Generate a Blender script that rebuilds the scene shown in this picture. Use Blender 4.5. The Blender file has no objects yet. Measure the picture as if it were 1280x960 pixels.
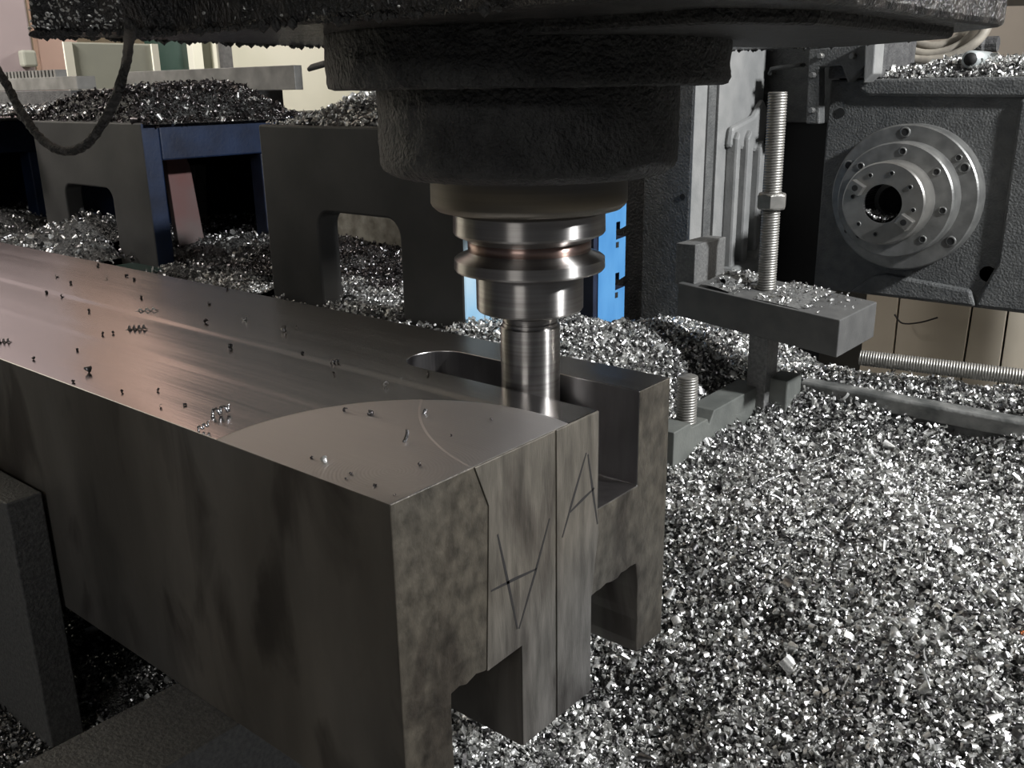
import bpy, bmesh, math, random
import numpy as np
from mathutils import Vector, Matrix, Quaternion
C = bpy.context.scene.collection
PI = math.pi
random.seed(7); RS = np.random.RandomState(11)
UP = 1.0                       # the milled top face of the workpiece stands 1 m above the floor

# ------------------------------------------------------------------ camera
F = 1186.16; YAW, PITCH, ROLL = 2.26826897, 0.30412189, -0.01581642
CAM = np.array([0.31817, -0.28578, 0.19343])          # relative to the near top corner of the workpiece
fw = np.array([math.cos(PITCH)*math.cos(YAW), math.cos(PITCH)*math.sin(YAW), -math.sin(PITCH)])
r0 = np.cross(fw, [0, 0, 1]); r0 /= np.linalg.norm(r0); u0 = np.cross(r0, fw)
rt = r0*math.cos(ROLL)+u0*math.sin(ROLL); up = -r0*math.sin(ROLL)+u0*math.cos(ROLL)
cam_d = bpy.data.cameras.new('camera'); cam = bpy.data.objects.new('camera', cam_d); C.objects.link(cam)
m = Matrix.Identity(4)
for i in range(3):
    m[i][0], m[i][1], m[i][2] = rt[i], up[i], -fw[i]
    m[i][3] = CAM[i]
m[2][3] += UP
cam.matrix_world = m
cam_d.sensor_fit = 'HORIZONTAL'; cam_d.sensor_width = 36; cam_d.lens = F/1280*36; cam_d.clip_start = .01; cam_d.clip_end = 100
bpy.context.scene.camera = cam

def at(px, py, ax, v):
    """point where the sight line through a pixel meets the plane axis=v"""
    d = fw+rt*(px-640)/F-up*(py-480)/F
    return CAM+d*(v-CAM[ax])/d[ax]
def project(X):
    d = X-CAM; z = d@fw
    return 640+F*(d@rt)/z, 480-F*(d@up)/z, z

# ------------------------------------------------------------------ world, lamps, exposure
W = bpy.data.worlds.new('world'); bpy.context.scene.world = W; W.use_nodes = True
W.node_tree.nodes['Background'].inputs[0].default_value = (.80, .86, 1, 1)
W.node_tree.nodes['Background'].inputs[1].default_value = .065
def area(name, loc, target, size, power, col, sizey=None):
    d = bpy.data.lights.new(name, 'AREA'); d.energy = power; d.color = col; d.size = size
    if sizey: d.shape = 'RECTANGLE'; d.size_y = sizey
    o = bpy.data.objects.new(name, d); C.objects.link(o)
    o.location = (loc[0], loc[1], loc[2]+UP)
    o.rotation_euler = (Vector(target)-Vector(loc)).to_track_quat('-Z', 'Y').to_euler()
    return o
area('work_lamp', (1.38, .80, .98), (-.2, .6, -.05), .10, 68, (.97, .985, 1))
area('shop_light_rear', (-3.2, 3.6, 1.3), (-4.9, 3.2, .2), .5, 34, (1, .97, .90), .5)
area('guard_fill', (.9, 1.55, 1.1), (.1, 1.70, -.2), .2, 15, (1, .96, .9))  # unseen lamp added behind the gearbox to brighten the guard
area('front_fill', (.9, -3.0, 1.3), (-.6, 0, 0), 1.2, 17, (1, .98, .95), .4)  # added fill from the camera side, its source unseen
area('left_fill', (-2.9, -.9, 2.3), (-4.2, 1.9, .7), .8, 132, (1, .94, .90), .8).data.spread = math.radians(134)  # unseen lamp added to brighten the salmon panel and its reflection
vs = bpy.context.scene.view_settings
vs.view_transform = 'Standard'; vs.look = 'None'; vs.gamma = 1; vs.exposure = 0.0; vs.use_curve_mapping = False

# ------------------------------------------------------------------ materials
def mat(name, col, metal=0., rough=.5, col2=None, nscale=20, stretch=(1, 1, 1), bump=0., bscale=200, bdist=.001,
        rvar=0., contrast=(.35, .65), extra=None, spec=.5, aniso=0., arot=0.):
    M = bpy.data.materials.new(name); M.use_nodes = True
    N = M.node_tree.nodes; L = M.node_tree.links; b = N['Principled BSDF']
    b.inputs['Base Color'].default_value = (*col, 1); b.inputs['Metallic'].default_value = metal
    b.inputs['Roughness'].default_value = rough
    b.inputs['Specular IOR Level'].default_value = spec
    b.inputs['Anisotropic'].default_value = aniso; b.inputs['Anisotropic Rotation'].default_value = arot
    tc = N.new('ShaderNodeTexCoord'); mp = N.new('ShaderNodeMapping'); mp.inputs['Scale'].default_value = stretch
    L.new(tc.outputs['Object'], mp.inputs['Vector'])
    nz = N.new('ShaderNodeTexNoise'); nz.inputs['Scale'].default_value = nscale; nz.inputs['Detail'].default_value = 5
    L.new(mp.outputs[0], nz.inputs['Vector'])
    if col2:
        r = N.new('ShaderNodeValToRGB'); r.color_ramp.elements[0].position = contrast[0]; r.color_ramp.elements[1].position = contrast[1]
        r.color_ramp.elements[0].color = (*col, 1); r.color_ramp.elements[1].color = (*col2, 1)
        L.new(nz.outputs['Fac'], r.inputs[0]); L.new(r.outputs[0], b.inputs['Base Color'])
        M['ramp'] = r.name
    if rvar:
        mr = N.new('ShaderNodeMapRange'); mr.inputs['To Min'].default_value = rough-rvar; mr.inputs['To Max'].default_value = rough+rvar
        L.new(nz.outputs['Fac'], mr.inputs[0]); L.new(mr.outputs[0], b.inputs['Roughness'])
    if bump:
        n2 = N.new('ShaderNodeTexNoise'); n2.inputs['Scale'].default_value = bscale; n2.inputs['Detail'].default_value = 4
        L.new(mp.outputs[0], n2.inputs['Vector'])
        bp = N.new('ShaderNodeBump'); bp.inputs['Strength'].default_value = bump; bp.inputs['Distance'].default_value = bdist
        L.new(n2.outputs['Fac'], bp.inputs['Height']); L.new(bp.outputs[0], b.inputs['Normal'])
    if extra: extra(M, N, L, b, tc)
    return M

def top_face_nodes(M, N, L, b, tc):
    """milled top: fine feed lines along the block, and arc-shaped cutter passes near the end"""
    sx = N.new('ShaderNodeSeparateXYZ'); L.new(tc.outputs['Object'], sx.inputs[0])
    def dist(cx, cy):
        v = N.new('ShaderNodeVectorMath'); v.operation = 'MULTIPLY_ADD'; v.inputs[1].default_value = (1, 1, 0); v.inputs[2].default_value = (-cx, -cy, 0)
        L.new(tc.outputs['Object'], v.inputs[0])
        l = N.new('ShaderNodeVectorMath'); l.operation = 'LENGTH'; L.new(v.outputs[0], l.inputs[0]); return l.outputs['Value']
    def ma(op, a, c, d=None):
        n = N.new('ShaderNodeMath'); n.operation = op
        for i, x in enumerate((a, c)+((d,) if d is not None else ())):
            if isinstance(x, (int, float)): n.inputs[i].default_value = x
            else: L.new(x, n.inputs[i])
        return n.outputs[0]
    d1 = dist(-.03+1, .03-.13); d2 = dist(.04+1, .235-.13)   # object space of the block
    nz = N.new('ShaderNodeTexNoise'); nz.inputs['Scale'].default_value = 6; L.new(tc.outputs['Object'], nz.inputs['Vector'])
    m1 = N.new('ShaderNodeMapRange'); m1.inputs['From Min'].default_value = .1202; m1.inputs['From Max'].default_value = .1190
    L.new(d1, m1.inputs[0])
    m2 = N.new('ShaderNodeMapRange'); m2.inputs['From Min'].default_value = .1810; m2.inputs['From Max'].default_value = .1795
    L.new(d2, m2.inputs[0])
    mask = m1.outputs[0]
    inner = ma('MULTIPLY', mask, m2.outputs[0])
    lines = ma('SINE', ma('MULTIPLY', d1, 2*PI/.0021), 0)
    lines2 = ma('SINE', ma('MULTIPLY', d2, 2*PI/.0016), 0)
    # streaks along the block
    mp = N.new('ShaderNodeMapping'); mp.inputs['Scale'].default_value = (.6, 60, 1); L.new(tc.outputs['Object'], mp.inputs[0])
    st = N.new('ShaderNodeTexNoise'); st.inputs['Scale'].default_value = 4; st.inputs['Detail'].default_value = 8; st.inputs['Roughness'].default_value = .7
    L.new(mp.outputs[0], st.inputs['Vector'])
    big = N.new('ShaderNodeTexNoise'); big.inputs['Scale'].default_value = 1; big.inputs['Detail'].default_value = 1
    mp2 = N.new('ShaderNodeMapping'); mp2.inputs['Scale'].default_value = (1.2, 22, 1); L.new(tc.outputs['Object'], mp2.inputs[0]); L.new(mp2.outputs[0], big.inputs['Vector'])
    edge = ma('MULTIPLY', mask, -.00035)
    h = ma('ADD', ma('MULTIPLY', st.outputs['Fac'], .00009), ma('MULTIPLY', big.outputs['Fac'], .0010))
    h = ma('ADD', h, ma('MULTIPLY', ma('MULTIPLY', lines, mask), .00002))
    sy = sx.outputs['Y']
    for (pa, pb, hh) in (((60, 366), (187, 395), .0006), ((98, 416), (192, 447), .0003)):
        y0_ = (at(pa[0], pa[1], 2, 0)[1]+at(pb[0], pb[1], 2, 0)[1])/2-.13
        q_ = N.new('ShaderNodeMapRange'); q_.interpolation_type = 'SMOOTHSTEP'; q_.inputs['From Min'].default_value = y0_-.006; q_.inputs['From Max'].default_value = y0_+.006; L.new(sy, q_.inputs[0])
        h = ma('ADD', h, ma('MULTIPLY', q_.outputs[0], hh))
    h = ma('ADD', h, ma('MULTIPLY', inner, .00055))
    h = ma('ADD', h, edge)
    bp = N.new('ShaderNodeBump'); bp.inputs['Strength'].default_value = .8; bp.inputs['Distance'].default_value = 1.0
    L.new(h, bp.inputs['Height']); L.new(bp.outputs[0], b.inputs['Normal'])
    b.inputs['Tangent']
    tv = N.new('ShaderNodeVectorMath'); tv.operation = 'SUBTRACT'; tv.inputs[1].default_value = (1.055, -.135, 0); L.new(tc.outputs['Object'], tv.inputs[0])
    cr_ = N.new('ShaderNodeVectorMath'); cr_.operation = 'CROSS_PRODUCT'; cr_.inputs[1].default_value = (0, 0, 1); L.new(tv.outputs[0], cr_.inputs[0])
    vt = N.new('ShaderNodeVectorTransform'); vt.vector_type = 'VECTOR'; vt.convert_from = 'OBJECT'; vt.convert_to = 'WORLD'; L.new(cr_.outputs[0], vt.inputs[0])
    L.new(vt.outputs[0], b.inputs['Tangent']); L.new(ma('MULTIPLY', mask, .7), b.inputs['Anisotropic'])
    rg = ma('ADD', .15, ma('MULTIPLY', mask, .30)); rg = ma('ADD', rg, ma('MULTIPLY', st.outputs['Fac'], .10)); L.new(rg, b.inputs['Roughness'])

STEEL_TOP = mat('milled_steel', (.56, .545, .54), 1, .3, extra=top_face_nodes)
STEEL_SIDE = mat('dark_rolled_steel', (.085, .080, .074), .75, .42, (.20, .19, .178), 9, (1, 1, .35), .25, 90, .0006, .08, (.3, .75))
def stains(M, N, L, b, tc):
    r = N[M['ramp']]
    mp = N.new('ShaderNodeMapping'); mp.inputs['Scale'].default_value = (3, 3, 1.3); mp.inputs['Rotation'].default_value = (0, .5, 0); L.new(tc.outputs['Object'], mp.inputs[0])
    n = N.new('ShaderNodeTexNoise'); n.inputs['Scale'].default_value = 6; n.inputs['Detail'].default_value = 8; n.inputs['Distortion'].default_value = .8; L.new(mp.outputs[0], n.inputs['Vector'])
    rr = N.new('ShaderNodeValToRGB'); rr.color_ramp.elements[0].position = .38; rr.color_ramp.elements[1].position = .50
    rr.color_ramp.elements[0].color = (.52, .50, .50, 1); rr.color_ramp.elements[1].color = (1, 1, 1, 1); L.new(n.outputs['Fac'], rr.inputs[0])
    n3 = N.new('ShaderNodeTexNoise'); n3.inputs['Scale'].default_value = 3.2; L.new(tc.outputs['Object'], n3.inputs['Vector'])
    r3 = N.new('ShaderNodeValToRGB'); r3.color_ramp.elements[0].position = .4; r3.color_ramp.elements[1].position = .68
    r3.color_ramp.elements[0].color = (1, 1, 1, 1); r3.color_ramp.elements[1].color = (1.0, .92, .80, 1); L.new(n3.outputs['Fac'], r3.inputs[0])
    a = N.new('ShaderNodeMix'); a.data_type = 'RGBA'; a.blend_type = 'MULTIPLY'; a.inputs[0].default_value = 1; L.new(r.outputs[0], a.inputs[6]); L.new(rr.outputs[0], a.inputs[7])
    c = N.new('ShaderNodeMix'); c.data_type = 'RGBA'; c.blend_type = 'MULTIPLY'; c.inputs[0].default_value = 1; L.new(a.outputs[2], c.inputs[6]); L.new(r3.outputs[0], c.inputs[7])
    L.new(c.outputs[2], b.inputs['Base Color'])
STEEL_SIDE = mat('dark_rolled_steel', (.085, .081, .075), .5, .42, (.24, .23, .215), 11, (1, 1, .35), .3, 160, .0006, .08, (.3, .75), extra=stains)
STEEL_END = mat('scaled_end_steel', (.040, .038, .034), .4, .46, (.100, .094, .083), 110, (1, 1, .8), .5, 260, .0010, .1, (.3, .72), extra=stains)
GROUND = mat('ground_steel', (.085, .083, .079), .5, .42, (.175, .170, .162), 75, (1, 2, .35), .35, 420, .0006, .1, (.3, .7), extra=stains)
SLOTMET = mat('slot_steel', (.26, .25, .25), 1, .33, (.36, .35, .35), 60, (1, 1, .2), .15, 300, .0003)
TOOL = mat('turned_steel', (.29, .275, .262), 1, .33, (.40, .385, .37), 400, (.02, .02, 1), .06, 900, .0002, aniso=.97, arot=.25)
TOOLB = mat('brown_groove_steel', (.36, .25, .22), 1, .32, (.42, .31, .27), 300, (.02, .02, 1), aniso=.95, arot=.25)
NOSE = mat('spindle_nose_steel', (.19, .175, .15), 1, .36, (.24, .22, .19), 200, (.02, .02, 1), aniso=.95)
CRUST = mat('oily_crusted_iron', (.018, .018, .018), .1, .5, (.05, .05, .048), 70, (1, 1, 1), 1.0, 380, .004, .15, (.35, .7))
OIL = mat('wet_black_paint', (.012, .012, .012), .1, .22, (.06, .052, .045), 60, (1, 1, .8), 1.0, 420, .003, .10, (.45, .75))
CAST = mat('cast_iron_paint', (.068, .070, .070), 0, .55, (.10, .102, .10), 60, (1, 1, 1), .8, 330, .0022, .05)
CASTD = mat('dark_cast_iron', (.05, .05, .052), 0, .6, (.085, .085, .085), 60, (1, 1, 1), .8, 260, .003, .05)
WAY = mat('grey_way_paint', (.19, .193, .19), 0, .5, (.24, .24, .235), 30, (1, 1, 1), .35, 260, .0012)
FLNG = mat('oiled_flange_steel', (.16, .16, .155), .55, .38, (.24, .24, .23), 50, (1, 1, 1), .25, 300, .0008, .06)
HUB = mat('hub_steel', (.27, .265, .25), .75, .33, (.34, .33, .31), 50, (1, 1, 1), .15, 300, .0005, .06)
BLACK = mat('recess_shade', (.008, .008, .008), 0, .7)  # shade inside holes, bores and gaps put into a black colour
THREAD = mat('threaded_steel', (.20, .195, .18), .6, .42, (.27, .26, .24), 120, (1, 1, 1), .1, 300, .0004)
CLAMP = mat('clamp_steel', (.10, .10, .098), .2, .5, (.16, .16, .155), 300, (1, 1, 1), .6, 420, .0012)
CLAMPG = mat('greenish_clamp_steel', (.10, .106, .098), .2, .55, (.14, .146, .134), 40, (1, 1, 1), .35, 300, .0008)
RAIL = mat('rail_iron', (.08, .083, .08), .3, .5, (.22, .22, .21), 35, (1, 1, 1), .6, 200, .0015, .1, (.4, .7))
STAND = mat('machined_grey_stand', (.055, .055, .054), .35, .5, (.095, .093, .09), 9, (1, 1, 1), .2, 200, .0006, .05, (.35, .7))
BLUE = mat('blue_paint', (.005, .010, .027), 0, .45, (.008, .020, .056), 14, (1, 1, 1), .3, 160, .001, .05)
BLUEB = mat('lit_blue_paint', (.05, .19, .42), 0, .45, (.09, .27, .52), 18, (1, 1, .4), .2, 200, .0006)
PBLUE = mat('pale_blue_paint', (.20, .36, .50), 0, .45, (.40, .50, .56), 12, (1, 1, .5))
DARKBL = mat('dark_and_shaded_blue', (.008, .012, .028), 0, .5, (.012, .02, .045), 30, (1, 1, 1), .5, 220, .001)
GREEN = mat('dark_green_paint', (.006, .022, .018), 0, .4, (.012, .04, .03), 20)
BARM = mat('stained_bar_steel', (.15, .148, .14), .35, .5, (.26, .255, .24), 22, (1, 1, 1), .3, 150, .001, .05, (.35, .7))
PINK = mat('salmon_panel', (.68, .47, .40), 0, .7, (.74, .53, .46), 2)
MAUVE = mat('mauve_pillar', (.29, .24, .245), 0, .7, (.34, .285, .29), 2)
CREAM = mat('cream_wall', (.62, .62, .52), 0, .8, (.72, .71, .62), 1.5, (1, 1, 1), .1, 20, .004)
BEIGE = mat('beige_wall', (.46, .43, .38), 0, .8, (.54, .50, .45), 1.5)
OLIVE = mat('olive_grey_sheet', (.25, .26, .22), 0, .55, (.29, .30, .25), 4)
OLIVED = mat('deep_green_glass', (.02, .045, .035), 0, .3, (.04, .07, .06), 6)
FLOOR = mat('floor_slab', (.30, .28, .24), 0, .6, (.40, .37, .31), 3, (1, 1, 1), .2, 60, .002)
PANEL = mat('beige_guard_panel', (.50, .44, .35), .1, .4, (.62, .56, .46), 4)
RUBBER = mat('gritty_black_cable', (.02, .019, .018), 0, .6, (.09, .085, .08), 240, (1, 1, 1), 1, 500, .003, .1, (.5, .7))
BLOCKER = mat('blocker_dark', (.030, .032, .031), 0, .5, (.045, .047, .045), 4)
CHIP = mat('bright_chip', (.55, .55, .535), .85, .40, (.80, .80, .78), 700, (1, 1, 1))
OILSHADE = mat('oily_and_shaded_chip', (.035, .030, .030), .8, .30, (.11, .10, .10), 500, (1, 1, 1))
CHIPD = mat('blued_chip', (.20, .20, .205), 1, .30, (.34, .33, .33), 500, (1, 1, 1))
BEDD = mat('chip_bed', (.035, .035, .035), .7, .4, (.16, .16, .155), 260, (1, 1, 1), 1, 420, .006, .1, (.4, .6))
DUST = mat('grey_chip_dust', (.17, .17, .16), .3, .55, (.36, .36, .35), 900, (1, 1, 1), 1, 900, .002)
PEN = mat('marker_ink', (.012, .011, .011), 0, .6)
TAN = mat('tan_board', (.60, .50, .34), 0, .6)
RUSTY = mat('pinkish_post', (.13, .105, .10), .1, .5, (.15, .055, .05), 6)
ORANGE = mat('orange_scrap', (.55, .16, .04), 0, .5)

# ------------------------------------------------------------------ helpers
def link_mesh(name, bm, mt, parent=None, bevel=0, smooth=False, origin=None):
    me = bpy.data.meshes.new(name)
    co = np.array([v.co[:] for v in bm.verts])
    if parent is not None: o0 = Vector(parent['_o'])
    elif origin is not None: o0 = Vector(origin)
    else:
        lo, hi = co.min(0), co.max(0); o0 = Vector(((lo[0]+hi[0])/2, (lo[1]+hi[1])/2, lo[2]))
    bmesh.ops.translate(bm, verts=bm.verts, vec=-o0)
    bmesh.ops.recalc_face_normals(bm, faces=bm.faces)
    bm.to_mesh(me); bm.free()
    for x in (mt if isinstance(mt, (list, tuple)) else [mt]): me.materials.append(x)
    if smooth:
        for p in me.polygons: p.use_smooth = True
    o = bpy.data.objects.new(name, me); C.objects.link(o)
    if parent is not None: o.parent = parent
    else: o.location = o0
    o['_o'] = tuple(o0)
    if bevel:
        b = o.modifiers.new('b', 'BEVEL'); b.width = bevel; b.segments = 2; b.limit_method = 'ANGLE'; b.angle_limit = .6
    return o
def tag(o, label, cat, group=None, kind=None):
    if label: o['label'] = label
    if cat: o['category'] = cat
    if group: o['group'] = group
    if kind: o['kind'] = kind
    return o
def thing(name, loc, label, cat, group=None):
    o = bpy.data.objects.new(name, None); C.objects.link(o); o.location = loc; o['_o'] = tuple(loc); o.empty_display_size = .02
    return tag(o, label, cat, group)
def box(bm, x0, x1, y0, y1, z0, z1):
    v = [bm.verts.new((x, y, z)) for z in (z0, z1) for (x, y) in ((x0, y0), (x1, y0), (x1, y1), (x0, y1))]
    for f in ((0, 3, 2, 1), (4, 5, 6, 7), (0, 1, 5, 4), (1, 2, 6, 5), (2, 3, 7, 6), (3, 0, 4, 7)): bm.faces.new([v[i] for i in f])
    return v
def boxes(*bs):
    bm = bmesh.new()
    for b in bs: box(bm, *b)
    return bm
def prism(pts, axis, a, b, bm=None):
    """closed outline (2D) pushed along an axis from a to b; axis x: pts are (y,z), y: (x,z), z: (x,y)"""
    bm = bm or bmesh.new()
    def P(p, t): return {'x': (t, p[0], p[1]), 'y': (p[0], t, p[1]), 'z': (p[0], p[1], t)}[axis]
    A = [bm.verts.new(P(p, a)) for p in pts]; B = [bm.verts.new(P(p, b)) for p in pts]
    bm.faces.new(A); bm.faces.new(B[::-1]); n = len(pts)
    for i in range(n): bm.faces.new((A[i], B[i], B[(i+1) % n], A[(i+1) % n]))
    return bm
def lathe(prof, c, axis='z', n=96, bm=None, wob=None):
    """prof: list of (radius, t); closed surface when the ends have radius 0"""
    bm = bm or bmesh.new(); rings = []
    def P(r, a, t):
        x, y = r*math.cos(a), r*math.sin(a)
        return {'z': (c[0]+x, c[1]+y, t), 'y': (c[0]+x, t, c[2]+y), 'x': (t, c[1]+x, c[2]+y)}[axis]
    for j, (r, t) in enumerate(prof):
        if r < 1e-7: rings.append([bm.verts.new(P(0, 0, t))]*n)
        else:
            rings.append([bm.verts.new(P(r+(wob(i, j) if wob else 0), 2*PI*i/n, t+(wob(i+7, j+3)*.6 if wob else 0))) for i in range(n)])
    for A, B in zip(rings, rings[1:]):
        for i in range(n):
            k = (i+1) % n
            vs_ = []
            for v in (A[i], A[k], B[k], B[i]):
                if v not in vs_: vs_.append(v)
            if len(vs_) > 2: bm.faces.new(vs_)
    return bm
def apply_bool(o, cutters, op='DIFFERENCE'):
    for cbm in cutters:
        me = bpy.data.meshes.new('c'); bmesh.ops.recalc_face_normals(cbm, faces=cbm.faces)
        o0 = Vector(o['_o']); bmesh.ops.translate(cbm, verts=cbm.verts, vec=-o0)
        cbm.to_mesh(me); cbm.free()
        c = bpy.data.objects.new('c', me); C.objects.link(c); c.matrix_world = o.matrix_world if o.parent is None else o.parent.matrix_world
        c.location = o.location if o.parent is None else o.parent.location
        if o.parent: pass
        md = o.modifiers.new('x', 'BOOLEAN'); md.object = c; md.operation = op; md.solver = 'EXACT'
        bpy.context.view_layer.update()
        dg = bpy.context.evaluated_depsgraph_get()
        new = bpy.data.meshes.new_from_object(o.evaluated_get(dg))
        o.modifiers.remove(md); o.data = new
        bpy.data.objects.remove(c)
def tube(pts, rad, n=10, bm=None, closed_ends=True, wob=0):
    bm = bm or bmesh.new(); pts = [Vector(p) for p in pts]; rings = []
    T = (pts[1]-pts[0]).normalized(); nrm = T.orthogonal().normalized()
    for i, p in enumerate(pts):
        t = (pts[min(i+1, len(pts)-1)]-pts[max(i-1, 0)]).normalized()
        nrm = (nrm-t*nrm.dot(t)).normalized(); b = t.cross(nrm)
        r = rad[i] if isinstance(rad, (list, tuple)) else rad
        rings.append([bm.verts.new(p+(nrm*math.cos(2*PI*k/n)+b*math.sin(2*PI*k/n))*(r*(1+random.uniform(-wob, wob)))) for k in range(n)])
    for A, B in zip(rings, rings[1:]):
        for k in range(n): bm.faces.new((A[k], A[(k+1) % n], B[(k+1) % n], B[k]))
    if closed_ends: bm.faces.new(rings[0][::-1]); bm.faces.new(rings[-1])
    return bm
def spline(P_, n=8):
    P_ = [Vector(p) for p in P_]; out = []
    Q = [P_[0]*2-P_[1]]+P_+[P_[-1]*2-P_[-2]]
    for i in range(1, len(Q)-2):
        for k in range(n):
            t = k/n; a, b, c, d = Q[i-1:i+3]
            out.append(.5*((2*b)+(c-a)*t+(2*a-5*b+4*c-d)*t*t+(3*b-a-3*c+d)*t**3))
    out.append(P_[-1]); return out
def threaded(p0, p1, R, pitch=.0025, depth=.0012, n=22, sub=4):
    """real helical thread between two points"""
    p0 = Vector(p0); p1 = Vector(p1); ax = (p1-p0); Ln = ax.length; ax.normalize(); e1 = ax.orthogonal().normalized(); e2 = ax.cross(e1)
    bm = bmesh.new(); rows = int(Ln/pitch*sub); R_ = []
    for j in range(rows+1):
        s = j*pitch/sub; ring = []
        for i in range(n):
            a = 2*PI*i/n; ph = (s/pitch-i/n) % 1; tri = abs(ph*2-1)
            r = R-depth*(1-min(1, tri*1.35)) if 0 < j < rows else R-depth
            ring.append(bm.verts.new(p0+ax*s+(e1*math.cos(a)+e2*math.sin(a))*r))
        R_.append(ring)
    for A, B in zip(R_, R_[1:]):
        for i in range(n): bm.faces.new((A[i], A[(i+1) % n], B[(i+1) % n], B[i]))
    bm.faces.new(R_[0][::-1]); bm.faces.new(R_[-1]); return bm
def hexnut(c, af, h, ax='z'):
    r = af/2/math.cos(PI/6); bm = bmesh.new()
    def ringp(rr, z, n=36):
        out = []
        for i in range(n):
            a = 2*PI*i/n; lim = (af/2)/math.cos(((a+PI/6) % (PI/3))-PI/6); q = min(rr, lim)
            out.append(bm.verts.new((c[0]+q*math.cos(a+.35), c[1]+q*math.sin(a+.35), z)))
        return out
    R_ = [ringp(af*.49, c[2]), ringp(r*1.01, c[2]+h*.12), ringp(r*1.01, c[2]+h*.88), ringp(af*.49, c[2]+h)]
    for A, B in zip(R_, R_[1:]):
        for i in range(36): bm.faces.new((A[i], A[(i+1) % 36], B[(i+1) % 36], B[i]))
    bm.faces.new(R_[0][::-1]); bm.faces.new(R_[-1]); return bm

# ------------------------------------------------------------------ setting
def struct(name, bm, mt): return tag(link_mesh(name, bm, mt), None, None, kind='structure')
struct('floor', boxes((-6, 3, -4, 6, -1.06, -1.0)), FLOOR)
struct('wall_left', boxes((-5.12, -5.0, -4, 6, -1, 3)), CREAM)
struct('wall_back', boxes((-5, 3, 5.0, 5.12, -1, 3)), BEIGE)
struct('ceiling', boxes((-5, 3, -4, 5, 3.0, 3.1)), BEIGE)

# ------------------------------------------------------------------ machine table under everything
t = thing('machine_table', (-.9, .4, -.42), 'dark cast iron machine table buried under the steel chips', 'machine table')
link_mesh('table_top', boxes((-2.9, .5, -.75, 1.31, -.42, -.325)), CASTD, t, .004)
link_mesh('table_bed', boxes((-2.6, .4, -.3, 1.25, -1.0, -.42)), CASTD, t, .004)

# ------------------------------------------------------------------ workpiece
Wd, H, S1, S2, D, n1, n2, m1, m2, NZ = .2643, .2008, .1773, .2253, .0678, .0374, .0982, .1712, .2301, .1285
wp = thing('steel_workpiece', (-1, .13, -H), 'long dark steel block with a milled shiny top and a slot at its end', 'workpiece')
def jag(a, b, n, amp, fixed=True):
    return [(a[0]+(b[0]-a[0])*i/n+random.uniform(-amp, amp)*(0 < i < n), a[1]+(b[1]-a[1])*i/n+random.uniform(-amp, amp)*(0 < i < n)) for i in range(n)]
sec = [(0, 0), (0, -H), (n1, -H)]+jag((n1, -H), (n1, -NZ), 5, .0006)[1:]+jag((n1, -NZ), (n2, -NZ), 9, .0016)+[(n2, -NZ), (n2, -H), (m1, -H)]
sec += jag((m1, -H), (m1, -NZ), 6, .0008)[1:]+jag((m1, -NZ), (m2-.004, -NZ+.0015), 9, .0016)+[(m2-.004, -NZ+.001)]+jag((m2-.002, -NZ-.012), (m2, -H), 7, .0008)+[(m2, -H), (Wd, -H), (Wd, 0)]
body = link_mesh('block_body', prism(sec, 'x', -2.1, 0), [STEEL_SIDE, STEEL_END, STEEL_TOP, SLOTMET], wp)
# the slot: a round-ended pocket open at the end face
cx, cy, cr = -.160, (S1+S2)/2, (S2-S1)/2
pts = [(.05, S1), (.05, S2)]+[(cx+cr*math.cos(a), cy+cr*math.sin(a)) for a in np.linspace(PI/2, 3*PI/2, 28)]
apply_bool(body, [prism(pts, 'z', -D, .05)])
o0 = Vector(body['_o'])
for p in body.data.polygons:
    c_ = p.center+o0; n_ = p.normal
    if n_.z > .9 and c_.z > -.001: p.material_index = 2
    elif S1-.001 < c_.y < S2+.001 and c_.z > -D-.001 and c_.x < -.0005: p.material_index = 3
    elif n_.x > .9: p.material_index = 1
    else: p.material_index = 0
bv = body.modifiers.new('b', 'BEVEL'); bv.width = .0007; bv.segments = 2; bv.limit_method = 'ANGLE'; bv.angle_limit = .9
# ground pads on the end face, a seam between them
link_mesh('ground_pad', prism([(.0610, -.0004), (.1315, -.0004), (.1322, -H+.0004), (n2+.0003, -H+.0004), (n2+.0003, -NZ), (.0668, -NZ-.001), (.0702, -.06), (.0716, -.0265)], 'x', -.001, .0008), GROUND, wp, .0004)
link_mesh('ground_pad', prism([(.1333, -.0004), (S1-.0003, -.0004), (S1-.0003, -D-.004), (S1+.0015, -.085), (S1-.002, -.10), (S1-.0045, -.118), (m1-.0003, -NZ), (m1-.0003, -H+.0004), (.1338, -H+.0004)], 'x', -.001, .0008), GROUND, wp, .0004)
def stroke(a, b, wd=.0011):
    A = at(a[0], a[1], 0, .0009); B = at(b[0], b[1], 0, .0009); d = np.array([B[1]-A[1], B[2]-A[2]]); d /= np.linalg.norm(d); n = np.array([-d[1], d[0]])*wd
    M_ = (A[1:]+B[1:])/2+n*random.uniform(-.6, .6)
    q = [A[1:]-n*.5, M_-n, B[1:]-n*.6, B[1:]+n*.5, M_+n, A[1:]+n*.6]
    o = link_mesh('marker_stroke', prism([tuple(x) for x in q], 'x', .00075, .00092), PEN, wp)
for a, b in (((622, 668), (647, 786)), ((687, 648), (649, 786)), ((614, 739), (671, 711)), ((733, 566), (703, 672)), ((735, 568), (747, 655)), ((713, 640), (743, 610))): stroke(a, b)

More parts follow.
